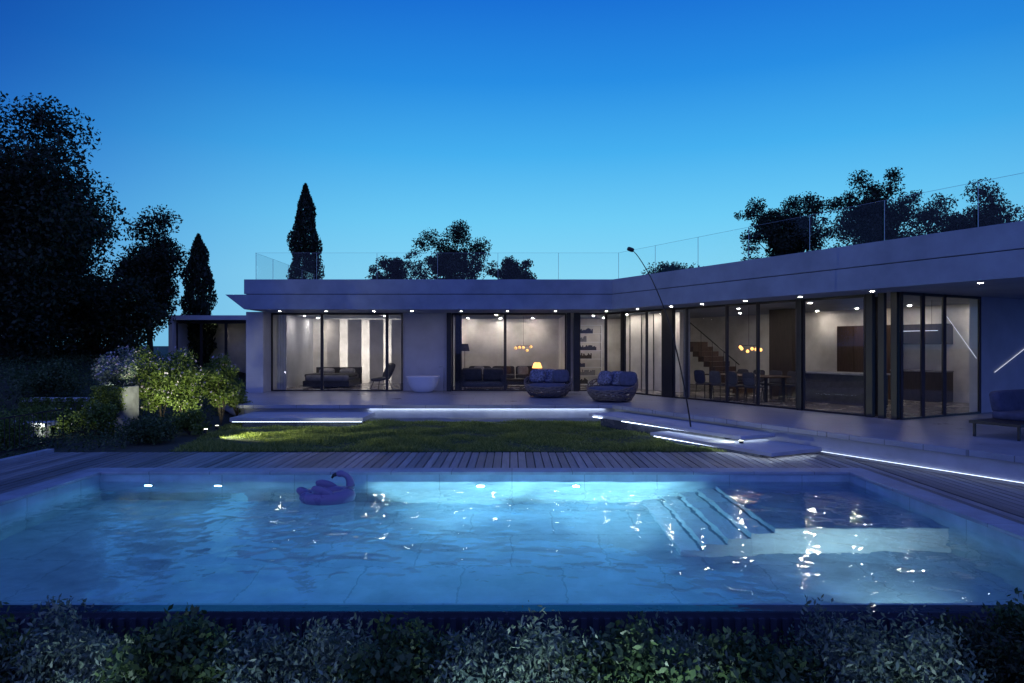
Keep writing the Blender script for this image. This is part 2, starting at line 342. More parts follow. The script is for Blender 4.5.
def poollight(label,x,y,z,rotz,en,col=(.22,.64,1),tilt=80,spread=180):
    t=emp('pool_light',label,'pool light',(x,y,z),rotz,group='round lights set in the pool walls')
    MB().add([(.085*math.cos(k*PI/8),-.02,.085*math.sin(k*PI/8)) for k in range(16)]+[(.085*math.cos(k*PI/8),0,.085*math.sin(k*PI/8)) for k in range(16)],
      [tuple(range(16)),tuple(range(31,15,-1))]+[(k,16+k,16+(k+1)%16,(k+1)%16) for k in range(16)]).build('housing',M['steel'],t)
    MB().add([(.06*math.cos(k*PI/8),-.024,.06*math.sin(k*PI/8)) for k in range(16)],[tuple(range(16))]).build('lens',M['lens'],t)
    arealight('bulb',(0,-.05,0),(R(-tilt),0,0),.12,en,col,t,spread)
for lb,x,en in (('leftmost round light in the far pool wall',-6.0,5),('second round light from the left in the far pool wall',-4.85,7),('round light in the far pool wall right of the float',-.52,17),('round light in the far pool wall near its centre',1.05,14)):
    poollight(lb,x,PY1-.005,-.42,0,en,tilt=66)
for lb,x,en,sp_ in (('left light in the near pool wall under the overflow edge',-4.3,4,40),('middle light in the near pool wall under the overflow edge',-1.0,54,32),('light in the near pool wall right of centre',1.5,50,38)):
    poollight(lb,x,PY0+.005,-.70,PI,en,(.5,.94,1),92,sp_)
poollight('light in the near pool wall facing the shallow ledge',4.1,PY0+.005,-1.10,PI,10,(.70,.97,.96),90,75)
# ------------------------------------------------------------------ villa
V_=emp('villa','long low modern villa with flat roof and lit glass walls','house',(0,27,.46))
B=lambda m,n,mt,par=V_,**k: m.build(n,mt,par,world=True,**k)
rf=[(-9.37,22.3),(3.27,22.3),(10.92,8.0),(18.86,12.25),(8.3,32),(-9.37,32)]
rb=[(-8.75,22.3),(3.27,22.3),(10.92,8.0),(18.86,12.25),(8.3,32),(-8.75,32)]
roof=B(MB().prism(rf,CE,3.78,bot=rb),'roof',M['fascia'])
def inset(e,x0): return [(x0,22.3+e),(3.27+.599*e,22.3+e),(10.92+e*1.35,8.0+.0*e),(18.6,12.3),(8.2,31.9),(x0,31.9)]
B(MB().prism(inset(.06,-8.7),3.782,3.80),'shadow_gap',M['black'],roof)
B(MB().prism(inset(.03,-8.77),3.802,4.28),'parapet',M['fascia'],roof,bevel=.01)
fl=[(-9,24.8),(CX,CY),W(11,0),W(11,6.3),(7.2,30.3),(-9,30.3)]
B(MB().prism(fl,FL+.002,FL+.012),'floor',M['ifloor'])
B(MB().box(-9.35,-8.75,24.0,30.4,FL,CE),'wall',M['wall'])
B(MB().box(-8.74,7.4,30.0,30.3,FL,CE-.002),'rear_wall',M['iwall'])
B(MB().box(-3.96,-2.36,24.85,29.99,FL,CE-.002),'wall',M['wall'])
B(MB().prism([W(-3.6,6),W(11,6),W(11,6.25),W(-3.6,6.25)],FL,CE-.002),'rear_wall',M['iwall'])
B(MB().box(2.05,2.30,25.0,29.99,FL,CE-.004),'partition_wall',M['iwall'])
B(MB().prism([W(-1.3,1.8),W(1.9,1.8),W(1.9,2.0),W(-1.3,2.0)],FL,CE-.004),'partition_wall',M['panel'])
for s in (-.9,-.2,.5,1.2): B(MB().prism([W(s,1.77),W(s+.02,1.77),W(s+.02,1.799),W(s,1.799)],FL+.02,CE-.02),'panel_joint',M['black'])
B(MB().prism([W(11.0,3.15),W(11.0,8.5),W(10.75,8.5),W(10.75,3.15)],FL,CE-.002),'end_wall',M['wall'])
for x0,x1 in ((-8.05,-7.5),(-7.15,-6.55),(-6.2,-5.6),(-5.25,-4.6)):
    B(MB().box(x0,x1,29.70,29.76,FL+.02,CE-.05),'wall_panel',M['panel'])
for x0 in (-7.54,-7.11,-6.59,-6.16,-5.64,-5.21): B(MB().box(x0-.012,x0+.012,29.77,29.79,FL+.1,CE-.1),'light_strip',M['ledi'])
for (a,b) in ((-2.36,-2.2),(1.98,2.12),(2.24,2.42)): B(MB().box(a,b,24.66,24.84,FL,CE),'column',M['black'])
def wcol(s0,s1,d0=-.05,d1=.05): B(MB().prism([W(s0,d0),W(s1,d0),W(s1,d1),W(s0,d1)],FL,CE),'column',M['black'])
for s in ((.95,1.1),(3.12,3.62),(8.3,8.44),(10.2,10.36),(10.50,10.64),(10.80,10.94)): wcol(*s)
def window(P0,P1,z0=FL+.01,z1=CE-.005):
    a=Vector((*P0,0)); b=Vector((*P1,0)); dd=(b-a).normalized(); z=Vector((0,0,1)); m=MB(); t=.05
    m.bar(a+dd*t/2+z*z0,a+dd*t/2+z*z1,t,.06); m.bar(b-dd*t/2+z*z0,b-dd*t/2+z*z1,t,.06)
    m.bar(a+dd*t+z*(z0+.02),b-dd*t+z*(z0+.02),.06,.04); m.bar(a+dd*t+z*(z1-.03),b-dd*t+z*(z1-.03),.06,.06)
    f=B(m,'window',M['black'])
    q=MB().add([a+dd*t+z*(z0+.04),b-dd*t+z*(z0+.04),b-dd*t+z*(z1-.06),a+dd*t+z*(z1-.06)],[(0,1,2,3)])
    q.build('pane',M['glass'],f,world=False).location=(-V_.location.x,-V_.location.y,-V_.location.z)
for a,b in ((-8.74,-6.9),(-6.9,-4.54),(-4.54,-3.97),(-2.19,-.25),(-.25,1.97),(2.43,CX)): window((a,24.8),(b,24.8))
for a,b in ((.02,.94),(1.11,2.3),(2.3,3.11),(3.63,4.22),(4.22,5.87),(5.87,7.0),(7.0,8.29),(8.45,10.19)): window(W(a,0),W(b,0))
for a,b in ((.0,.81),(.81,1.64),(1.64,3.14)): window(W(11,a),W(11,b))
def disc(x,y,z,r): return MB().add([(x+r*math.cos(-k*PI/6),y+r*math.sin(-k*PI/6),z) for k in range(12)],[tuple(range(12))])
for x in (-8.0,-6.4,-4.75,-3.45,-1.75,-.15,1.5): B(disc(x,23.5,CE-.004,.04),'downlight',M['down'])
for s in (1.0,2.7,4.3,5.6,7.2,8.93,10.8,13.0): q=W(s,-.7); B(disc(*q,CE-.004,.045),'downlight',M['down'])
for x,y in ((-8.2,27),(-8.3,29.2),(-5.0,26.8),(-1.9,29.5),(-.5,29.5),(.9,29.5),(-.6,26.2),(3.2,26.8),(3.9,29)): B(disc(x,y,CE-.01,.05),'downlight',M['downi'])
for s,d_ in ((-.6,1.4),(.6,1.4),(1.7,1.4),(2.2,4.4),(4.6,5.5),(4.4,2),(6.3,5.2),(7.4,1.6),(8.0,5.2),(9.6,5.5),(9.3,1.6)): q=W(s,d_); B(disc(*q,CE-.01,.043),'downlight',M['downi'])
def curtain(P0,P1,mt,z1=CE-.05):
    n=40; a=Vector(P0); b=Vector(P1); nn=Vector((-(b-a).y,(b-a).x)).normalized(); m=MB(); pts_=[a.lerp(b,i/n)+nn*.05*math.sin(i*1.9) for i in range(n+1)]
    vs=[(p.x,p.y,FL+.03) for p in pts_]+[(p.x,p.y,z1) for p in pts_]
    m.add(vs,[(i,i+1,n+2+i,n+1+i) for i in range(n)]); return B(m,'curtain',mt,smooth=True)
curtain((-8.65,25.1),(-8.3,25.1),M['panel']); curtain((-2.1,25.15),(-1.85,25.15),M['fab']); curtain(W(9.9,.3),W(10.3,.3),M['fab']); curtain(W(3.7,.35),W(3.95,.35),M['fabl'])
t=emp('staircase','dark brown zigzag staircase behind the glass of the right wing','stairs',(*W(2,3.7),FL))
st=MB()
for i in range(10):
    s1=3.3-.28*i; z=FL+.18*(i+1); st.prism([W(s1,3.2),W(s1-.3,3.2),W(s1-.3,4.2),W(s1,4.2)],z-.20,z)
st.build('flight',M['wood'],t,world=True)
rl=MB(); rl.tube([(*W(3.3,3.2),FL+1.0),(*W(.6,3.2),FL+2.7)],.02,6)
for i in range(0,10,2): q=W(3.15-.28*i,3.2); rl.tube([(*q,FL+.18*(i+1)),(*q,FL+1.09+.178*i)],.01,6)
rl.build('handrail',M['black'],t,world=True)
B(MB().prism([W(4.4,3.4),W(5.3,3.4),W(5.3,3.7),W(4.4,3.7)],FL+.012,CE-.005),'partition_wall',M['dark'])
t=emp('kitchen_cabinet','tall brown timber kitchen cupboards behind the island','cabinet',(*W(5.6,5.7),FL))
for i in range(3): MB().prism([W(5.4+.62*i,5.45),W(6.0+.62*i,5.45),W(6.0+.62*i,5.98),W(5.4+.62*i,5.98)],FL+.012,2.75).build('door',M['wood'],t,world=True)
t=emp('kitchen_counter','low dark kitchen counter with shelf along the rear wall','counter',(*W(8.0,5.7),FL))
MB().prism([W(7.3,5.4),W(8.8,5.4),W(8.8,5.98),W(7.3,5.98)],FL+.012,1.34).build('cabinet',M['dark'],t,world=True)
MB().prism([W(7.28,5.37),W(8.82,5.37),W(8.82,5.98),W(7.28,5.98)],1.342,1.38).build('worktop',M['fabl'],t,world=True)
MB().prism([W(7.3,5.65),W(8.8,5.65),W(8.8,5.98),W(7.3,5.98)],2.15,2.75).build('wall_cupboard',M['dark'],t,world=True)
t=emp('kitchen_island','dark block kitchen island with pale worktop behind the glass','kitchen island',(*W(7.8,3.0),FL))
MB().prism([W(6.4,2.35),W(8.6,2.35),W(8.6,3.25),W(6.4,3.25)],FL+.012,1.30).build('cabinet',M['fab'],t,world=True)
MB().prism([W(6.34,2.29),W(8.66,2.29),W(8.66,3.31),W(6.34,3.31)],1.302,1.35).build('worktop',M['fabl'],t,world=True)
t=emp('linear_light','straight white ceiling light in the kitchen end of the wing','light',(*W(9.3,3.3),2.5))
MB().bar((*W(8.75,3.3),2.5),(*W(9.9,3.3),2.5),.03,.015).build('diffuser',M['ledt'],t,world=True)
for s in (8.9,9.75): MB().tube([(*W(s,3.3),2.51),(*W(s,3.3),CE-.01)],.005,5).build('cable',M['black'],t,world=True)
for lb,a,b in (('slanted white light line on the end wall behind the glass',(*W(11.02,1.7),2.80),(*W(11.02,2.95),1.80)),('slanted white light line low on the end wall at the frame edge',(*W(11.02,3.75),1.45),(*W(11.02,5.2),2.05))):
    t=emp('light_line',lb,'light strip',a); MB().bar(a,b,.008,.008).build('diffuser',M['ledt'],t,world=True)
# annex
A=emp('annex','small dark glazed annex with pale frame left of the villa','house',(-13.2,31,.4))
m=MB(); m.box(-15.1,-11.4,30,34,3.25,3.45); m.box(-15.1,-14.92,30,34,.2,3.249); m.box(-11.58,-11.4,30,34,.2,3.249); B(m,'frame',M['wall'],A)
B(MB().box(-14.91,-11.59,33,33.2,.2,3.24),'rear_wall',M['iwall'],A)
for i in range(3):
    x0=-14.9+1.1*i; f=MB(); f.box(x0,x0+.05,30.3,30.36,.2,3.24); f.box(x0+1.04,x0+1.095,30.3,30.36,.2,3.24); f.box(x0+.051,x0+1.039,30.3,30.36,3.1,3.24); f=B(f,'window',M['black'],A)
    MB().add([(x0+.05,30.33,.2),(x0+1.04,30.33,.2),(x0+1.04,30.33,3.1),(x0+.05,30.33,3.1)],[(0,1,2,3)]).build('pane',M['glass'],f).location=(13.2,-31,-.4)
B(disc(-13.9,32,3.24,.05),'downlight',M['down'],A)
# railing
G=emp('glass_railing','clear glass balustrade along the edge of the flat roof','railing',(0,23,4.28))
e=.45; Bd=(3.27+.599*e,22.3+e); pts=[(-8.55,29.5),(-8.55,22.75),Bd,(10.92+e*1.134-.0,8.0)]
for (a,b) in zip(pts[:-1],pts[1:]):
    a=Vector((*a,0)); b=Vector((*b,0)); n=max(1,round((b-a).length/1.9))
    for i in range(n):
        p0=a.lerp(b,(i+.01)/n); p1=a.lerp(b,(i+.99)/n)
        MB().add([(p0.x,p0.y,4.28),(p1.x,p1.y,4.28),(p1.x,p1.y,5.2),(p0.x,p0.y,5.2)],[(0,1,2,3)]).build('glass_panel',M['rail'],G,world=True)
        MB().bar((p0.x,p0.y,4.28),(p0.x,p0.y,5.2),.011,.011).build('post',M['steel'],G,world=True)
    MB().bar((a.x,a.y,5.203),(b.x,b.y,5.203),.006,.005).build('top_edge',M['steel'],G,world=True)
# ------------------------------------------------------------------ furniture
def sofa(label,loc,rz,wd,fm,cat='sofa',hb=.75):
    t=emp('sofa',label,cat,loc,rz); m=MB(); m.soft((0,0,.2),(wd,.95,.26),.2); m.build('base',fm,t,smooth=True)
    n=max(1,round(wd/.9))
    for i in range(n):
        x=-wd/2+wd*(i+.5)/n; MB().soft((x,-.08,.40),(wd/n-.02,.75,.18),.25).build('seat_cushion',fm,t,smooth=True)
        MB().soft((x,.33,.58),(wd/n-.03,.22,.45),.3,(R(-12),0,0)).build('back_cushion',fm,t,smooth=True)
    for s in (-1,1): MB().soft((s*(wd/2-.06),0,.36),(.16,.95,.42),.25).build('armrest',fm,t,smooth=True)
    for sx in (-1,1):
        for sy in (-1,1): MB().tube([(sx*(wd/2-.12),sy*.38,0),(sx*(wd/2-.12),sy*.38,.1)],.02,6).build('leg',M['black'],t)
    return t
F0=FL+.012
t=sofa('long charcoal sofa in the lit living room behind glass',(-.35,27.8,F0),0,2.9,M['fab'])
for x,k in ((-1.0,'fabl'),(.1,'wood'),(.8,'fabl')): MB().soft((x,.15,.62),(.45,.16,.38),.5,(R(-18),0,.1)).build('pillow',M[k],t,smooth=True)
sofa('dark sofa seen from behind near the living room glass',(-1.1,25.9,F0),PI,1.6,M['fab'])
t=emp('coffee_table','low dark coffee table between the living room sofas','table',(0.3,26.7,F0))
MB().box(-.55,.55,-.3,.3,.30,.34).build('tabletop',M['dark'],t)
for a in (-.5,.5):
    for b in (-.25,.25): MB().box(a-.02,a+.02,b-.02,b+.02,0,.299).build('leg',M['black'],t)
t=emp('table_lamp','warm glowing lamp on a small side table in the living room','lamp',(1.0,27.2,F0+.55))
MB().lathe([(.09,0),(.09,.02),(.02,.04),(.02,.22)]).build('base',M['black'],t,smooth=True); MB().lathe([(.20,.2),(.19,.23),(.13,.40),(.10,.42)]).build('lamp_shade',M['warm'],t,smooth=True)
t=emp('side_table','small round dark side table under the glowing lamp','table',(1.0,27.2,F0))
MB().lathe([(.24,.52),(.24,.55)]).build('tabletop',M['dark'],t); MB().lathe([(.16,0),(.16,.02),(.02,.03),(.02,.519)]).build('pedestal',M['black'],t)
t=emp('floor_lamp','slim black floor lamp with dark shade left of the long sofa','lamp',(-1.95,28.2,F0))
MB().lathe([(.14,0),(.14,.02),(.012,.03),(.012,1.5)],seg=16).build('stand',M['black'],t); MB().lathe([(.20,1.42),(.14,1.72),(.13,1.72),(.19,1.42)],seg=20).build('lamp_shade',M['fab'],t)
def pendant(label,loc,n,wd,rz):
    t=emp('chandelier',label,'chandelier',loc,rz); rr=random.Random(n)
    for i in range(n):
        x=-wd/2+wd*i/(n-1); z=rr.uniform(-.08,.08); y=rr.uniform(-.1,.1)
        MB().soft((x,y,z),(.10,.10,.10),1,nu=12,nv=8).build('globe',M['warm'],t,smooth=True)
    MB().bar((-wd/2,0,.1),(wd/2,0,.1),.015,.015).build('bar',M['black'],t)
    MB().tube([(0,0,.1),(0,0,CE-loc[2]-.005)],.006,6).build('cable',M['black'],t)
pendant('warm glass globe chandelier over the living room sofa',(.45,27.0,2.0),5,.6,0)
pendant('warm glass globe chandelier over the dining table',(7.25,20.9,2.02),6,.8,ANG)
t=emp('bed','low double bed with grey covers in the left room','bed',(-7.2,27.4,F0),R(90))
MB().box(-1.0,1.0,-.9,.9,.05,.28).build('base',M['fab'],t,bevel=.02); MB().soft((0,0,.38),(1.95,1.75,.24),.2).build('mattress',M['fabl'],t,smooth=True)
MB().soft((-.15,0,.47),(1.5,1.85,.14),.25).build('blanket',M['fab'],t,smooth=True)
for s in (-1,1): MB().soft((.72,s*.42,.58),(.38,.62,.2),.5,(0,R(-20),0)).build('pillow',M['fabl'],t,smooth=True)
MB().box(1.0,1.08,-.95,.95,.05,.75).build('headboard',M['fab'],t,bevel=.02)
t=emp('lounge_chair','black lounge chair on splayed legs beside the bathtub wall','chair',(-4.95,25.9,F0),R(-50))
MB().soft((0,-.05,.38),(.6,.6,.10),.4,(R(8),0,0)).build('seat',M['fab'],t,smooth=True); MB().soft((0,.32,.68),(.58,.12,.62),.4,(R(-25),0,0)).build('backrest',M['fab'],t,smooth=True)
for a in (-1,1):
    for b in (-1,1): MB().tube([(a*.2,b*.2,.34),(a*.3,b*.3,0)],.015,6).build('leg',M['dark'],t)
t=emp('bathtub','white oval freestanding bathtub before the solid wall','bathtub',(-3.15,24.15,FL))
MB().lathe([(.22,0),(.30,.02),(.40,.10),(.48,.22),(.53,.36),(.57,.52),(.60,.57),(.57,.58),(.52,.54),(.46,.34),(.34,.17),(.05,.13)],sx=1.02,sy=.62,seg=40).build('basin',M['white'],t,smooth=True)
MB().tube([(.74,0,0),(.74,0,.85),(.7,0,.92),(.58,0,.9)],.012,8).build('tap',M['steel'],t,smooth=True)
t=emp('bookcase','tall open shelving in the room at the villa corner','bookcase',(3.2,28.4,F0))
m=MB(); m.box(-.55,-.51,0,.32,0,2.5); m.box(.51,.55,0,.32,0,2.5)
for i in range(8): m.box(-.509,.509,0,.32,.02+i*.35,.05+i*.35)
m.build('shelf_frame',M['white'],t); rb_=random.Random(2)
for i in range(7):
    x=-.48; bk=MB(); lim=(-.05,.25,-.2,.1,.3,-.1,.15)[i]
    while x<lim:
        w_=rb_.uniform(.02,.05); bk.box(x,x+w_,.06,.26,.052+i*.35,.052+i*.35+rb_.uniform(.12,.24)); x+=w_+.006
    bk.build('book_row',M[('fab','fabl','fabb','dark')[i%4]],t)
t=emp('dining_table','long dark dining table behind the wing glass','table',(7.15,20.9,F0),ANG)
MB().box(-1.3,1.3,-.48,.48,.70,.745).build('tabletop',M['wood'],t,bevel=.01)
for a in (-1.1,1.1):
    for b in (-.36,.36): MB().box(a-.035,a+.035,b-.035,b+.035,0,.699).build('leg',M['black'],t)
def chair(loc,rz,label):
    t=emp('dining_chair',label,'chair',loc,rz,group='dining chairs around the long table')
    MB().soft((0,0,.45),(.46,.46,.07),.4).build('seat',M['fab'],t,smooth=True); MB().soft((0,.21,.68),(.46,.06,.40),.4,(R(-8),0,0)).build('backrest',M['fab'],t,smooth=True)
    for a in (-1,1):
        for b in (-1,1): MB().tube([(a*.17,b*.17,.43),(a*.2,b*.2,0)],.013,6).build('leg',M['black'],t)
    return t
c0=None; Tm=Matrix.Rotation(ANG,3,'Z'); ords=['first','second','third','fourth']
for side in (0,1):
    for i in range(4):
        lx=-.99+.66*i; ly=-.72 if side==0 else .72
        p=Tm@Vector((lx,ly,0))+Vector((7.15,20.9,F0)); rz=ANG+(PI if side==0 else 0)
        lb=f"{ords[i]} dark dining chair from the left on the {'near' if side==0 else 'far'} side of the table"
        if c0 is None: c0=chair(p,rz,lb)
        else:
            c_=copy_tree(c0); c_.location=p; c_.rotation_euler=(0,0,rz); c_['label']=lb
def nest(loc,rz,label):
    t=emp('woven_lounge_chair',label,'lounge chair',loc,rz,group='round woven lounge chairs on the terrace')
    rim=lambda a:.30+.46*((1+math.cos(a-PI/2))/2)**1.3
    rad=lambda q:.56+.22*math.sin(min(1,q*1.15)*PI/2)-.02*q
    m=MB(); n=10
    for k in range(n):
        q=k/(n-1); path=[]
        for i in range(64):
            a=2*PI*i/64; qq=min(1,max(.0,q+.07*math.sin(9*a+k*2.1))); path.append((rad(qq)*math.cos(a),rad(qq)*.92*math.sin(a),.05+qq*rim(a)))
        m.tube(path,.018,5,closed=True)
    for i in range(28):
        a=2*PI*i/28
        m.tube([(rad(q)*math.cos(a+.7*q*(1 if i%2 else -1)),rad(q)*.92*math.sin(a+.7*q*(1 if i%2 else -1)),.05+q*rim(a+.7*q*(1 if i%2 else -1))) for q in (0,.25,.5,.75,1)],.016,5)
    m.build('basket',M['rope'],t,smooth=True)
    MB().lathe([(.05,.03),(.5,.03),(.54,.06),(.5,.09),(.05,.09)]).build('base',M['black'],t)
    MB().soft((0,-.05,.34),(1.3,1.15,.22),.6,nu=28).build('seat_cushion',M['fabb'],t,smooth=True)
    for a,x in ((18,-.36),(0,0.02),(-20,.4)): MB().soft((x,.36-abs(x)*.3,.66),(.55,.2,.45),.55,(R(-18),0,R(-a))).build('pillow',M['patt'] if x!=.4 else M['fabb'],t,smooth=True)
    return t
nest((1.16,22.0,FL),R(-8),'round woven lounge chair farther from the lawn, with blue cushions')
nest((2.98,20.3,FL),R(-35),'round woven lounge chair nearer the terrace edge, with blue cushions')
t=emp('garden_lounger','low outdoor lounge seat with dark frame at the right edge','lounger',(9.35,12.5,FL),R(28))
m=MB(); m.box(-.95,.95,-.42,.42,.24,.29); m.build('frame',M['black'],t)
for a in (-.88,.88):
    for b in (-.36,.36): MB().box(a-.02,a+.02,b-.02,b+.02,0,.239).build('leg',M['black'],t)
MB().soft((.28,0,.36),(1.2,.8,.15),.2).build('seat_cushion',M['fabb'],t,smooth=True)
MB().soft((.30,.34,.60),(1.15,.2,.42),.3,(R(-10),0,0)).build('back_cushion',M['fabb'],t,smooth=True)
# ------------------------------------------------------------------ reed lamp
t=emp('garden_lamp','tall thin curved black lamp pole leaning over the lawn edge','lamp',(4.02,15.2,0))
pp_=[(0,0,.0),(-.10,0,.75),(-.28,.0,1.7),(-.55,0,2.75),(-.90,0,3.6),(-1.22,0,4.12),(-1.36,0,4.25)]
pt=[]
for i in range(len(pp_)-1):
    for k in range(4):
        a=Vector(pp_[i]); b=Vector(pp_[i+1]); pt.append(a.lerp(b,k/4))
pt.append(Vector(pp_[-1]))
for _ in range(3): pt=[pt[0]]+[(pt[i-1]+pt[i]*2+pt[i+1])/4 for i in range(1,len(pt)-1)]+[pt[-1]]
MB().tube(pt,[.020-.013*i/len(pt) for i in range(len(pt))],8).build('pole',M['black'],t,smooth=True)
MB().soft((-1.38,0,4.25),(.16,.12,.09),.6,(0,R(20),0)).build('lamp_head',M['black'],t,smooth=True)
MB().lathe([(.10,0),(.10,.02),(.03,.04),(.03,.12)],seg=16).build('base',M['black'],t)
# ------------------------------------------------------------------ float
t=emp('pool_float','mauve inflatable bird shaped float on the pool water','pool float',(-2.67,9.95,WZ-.03),R(8))
ring=[(.30*math.cos(2*PI*i/32)-.03,.24*math.sin(2*PI*i/32),.09) for i in range(32)]
rr=[.100+.012*math.cos(2*PI*i/32) for i in range(32)]
m=MB(); m.tube(ring,rr,14,closed=True)
m.soft((-.36,0,.16),(.22,.18,.13),1,(0,R(28),0)); m.build('ring',M['pink'],t,smooth=True)
npth=[(.22,0,.10),(.30,0,.18),(.31,0,.29),(.27,0,.37),(.21,0,.41),(.16,0,.415)]
pt=[Vector(p) for p in npth]; fine=[]
for i in range(len(pt)-1):
    for k in range(4): fine.append(pt[i].lerp(pt[i+1],k/4))
fine.append(pt[-1])
for _ in range(3): fine=[fine[0]]+[(fine[i-1]+fine[i]*2+fine[i+1])/4 for i in range(1,len(fine)-1)]+[fine[-1]]
n=len(fine); m=MB(); m.tube(fine,[.085-.042*min(1,i/(n*.6)) for i in range(n)],12); m.soft((.165,0,.415),(.14,.10,.10),1); m.build('neck',M['pink'],t,smooth=True)
m=MB(); m.tube([(.115,0,.41),(.07,0,.395),(.045,0,.36),(.05,0,.335)],[.032,.026,.017,.006],10); m.build('beak',M['pinkd'],t,smooth=True)
for s in (-1,1): m=MB(); m.soft((-.06,s*.24,.20),(.34,.09,.15),.9,(0,R(20),s*R(8))); m.build('wing',M['pink'],t,smooth=True)
# ------------------------------------------------------------------ vegetation
def tree(name,label,loc,crad,cz,seed,n=9000,leaf=.13,mt='l_dark',nc=42,cs=None,group=None,trunk=.16,flat=.8,lo=.25):
    rng=np.random.default_rng(seed); t=emp(name,label,'tree',loc,group=group)
    cs=cs or max(crad)*.34
    cc,P=clumps(rng,(0,0,cz),crad,nc,cs,n,lo,flat)
    m=MB(); j=rng.normal(0,.12,(5,2)); zt=cz+crad[2]*.3
    m.tube([(j[i][0]*i/4,j[i][1]*i/4,-.3+(zt+.3)*i/4) for i in range(5)],[trunk*(1-.17*i) for i in range(5)],8)
    for c in cc[:30]:
        z0=rng.uniform(max(.2,(cz-crad[2])*.75),zt); a=Vector((0,0,z0)); b=Vector(c); mid=a.lerp(b,.5)+Vector((0,0,-.05*(b-a).length)); m.tube([a,mid,b],[trunk*.4,trunk*.22,trunk*.08],6)
    m.build('trunk',M['bark'],t,smooth=True); leaves('crown',P,leaf,M[mt],t,rng); return t
tree('broadleaf_tree','huge dark leafy tree filling the left edge',(-16.9,22.5,.8),(3.6,3.4,4.6),4.8,11,120000,.075,nc=190,cs=1.15,trunk=.3,lo=.1)
tree('broadleaf_tree','dark round tree standing behind the big left tree',(-15.9,30,.8),(1.5,1.4,2.4),4.7,12,20000,.075,nc=44,cs=.7)
tree('broadleaf_tree','bushy dark tree beside the annex',(-16.4,27,.8),(2.4,2,2.2),2.4,13,26000,.075,nc=60,cs=.8)
tree('broadleaf_tree','dark low tree between cypress and big tree at left',(-19.5,28,.8),(3,2,3.0),3.0,14,30000,.08,nc=60,cs=1.1)
GT='treetops above the roof'
tree('broadleaf_tree','small dark treetop just right of the cypress above the roof',(-7.2,40,0),(1.3,1.1,1.1),6.3,15,7500,.07,nc=36,cs=.45,group=GT)
tree('broadleaf_tree','widest treetop above the middle of the roof',(-3.7,40,0),(2.8,1.8,2.5),6.8,16,21000,.07,nc=90,cs=.54,group=GT,lo=.1)
tree('broadleaf_tree','small low treetop left of the curved lamp head',(-.1,40,0),(1.8,1.2,.9),6.3,17,9000,.07,nc=38,cs=.45,group=GT)
GR='trees behind the right wing'
tree('broadleaf_tree','left dark tree behind the right wing roof',(14.2,35,0),(2.8,2.0,2.6),7.9,18,28000,.07,nc=95,cs=.62,group=GR,lo=.15)
tree('broadleaf_tree','tallest dark tree behind the right wing roof',(18.3,34,0),(2.8,2.0,2.7),8.1,19,28000,.07,nc=95,cs=.62,group=GR,lo=.15)
tree('broadleaf_tree','right dark tree behind the right wing roof',(22.3,33,0),(3.1,2.2,2.0),7.6,20,28000,.07,nc=95,cs=.62,group=GR,lo=.15)
def cypress(label,loc,H,r,seed,n=8000):
    rng=np.random.default_rng(seed); t=emp('cypress_tree',label,'tree',loc,group='cypress trees')
    u=rng.uniform(0,1,n); z=.3+u*(H-.3); prof=r*np.minimum(1,(1-u)*3.0)**.7*np.minimum(1,.55+u*2)*(1+.12*np.sin(u*37+rng.uniform(0,1)))
    a=rng.uniform(0,2*PI,n); q=prof*rng.uniform(.2,1,n)**.5*(1+.18*np.sin(3*a+u*22))
    leaves('crown',np.stack([q*np.cos(a),q*np.sin(a),z],1),.10,M['l_dark'],t,rng,.4,up=1.2)
    MB().tube([(0,0,-.3),(0,0,H*.5),(0,0,H*.93)],[.16,.09,.02],8).build('trunk',M['bark'],t)
cypress('tall slim cypress rising behind the villa roof',(-11.5,38,0),11.1,.85,31,20000)
cypress('shorter slim cypress behind the annex at left',(-14.7,32,.3),7.0,.68,32,10000)
def shrub(label,loc,rad,hgt,seed,mt='l_mid',n=1600,leaf=.035,nc=14,group=None,flowers=0,up=.3,name='shrub',asp=.45):
    rng=np.random.default_rng(seed); t=emp(name,label,'shrub',loc,group=group)
    cc,P=clumps(rng,(0,0,hgt*.55),(rad*.8,rad*.8,hgt*.42),nc,rad*.36,n,.2,1.0); P[:,2]=np.abs(P[:,2])
    m=MB()
    for c in cc[:8]: m.tube([(0,0,-.02),(c[0]*.4,c[1]*.4,c[2]*.5),tuple(c)],[.012,.009,.004],5)
    m.build('stem',M['bark'],t); leaves('foliage',P,leaf,M[mt],t,rng,asp,up)
    if flowers:
        q=P[rng.choice(len(P),flowers)]*1.06; leaves('blossom',q,leaf*.8,M['flower'],t,rng,.8)['kind']='stuff'
    return t
GL='lit shrubs left of the lawn'
shrub('pale flowering shrub on the wall left of the lit shrubs',(-10.6,18.6,.75),.85,1.2,41,'l_pale',4600,.042,26,group=GL,flowers=700)
shrub('tall lit shrub closest to the concrete planter',(-9.2,17.9,0),.75,2.3,42,'l_lit',9500,.038,54,GL,520)
shrub('tall brightly lit shrub in the middle of the bed',(-8.4,17.4,0),.72,2.15,43,'l_lit',9500,.038,54,GL,420)
shrub('tall lit shrub closest to the villa wall',(-7.8,18.3,0),.66,1.95,44,'l_lit',8000,.038,48,GL,240)
shrub('small dark shrub at the corner of the terrace',(-7.9,19.6,.1),.5,.85,45,'l_lit',2800,.036,20,GL)
shrub('low dark shrub beside the deck and lawn corner',(-7.9,15.0,0),.8,.5,46,'l_mid',4200,.035,26,GL)
shrub('low shrub in front of the brightly lit shrub',(-7.7,16.3,0),.55,.5,47,'l_lit',3000,.036,18,GL)
shrub('trailing shrub under the concrete slab',(-10.9,16.0,0),.8,.6,48,'l_lit',5000,.036,34,GL,60)
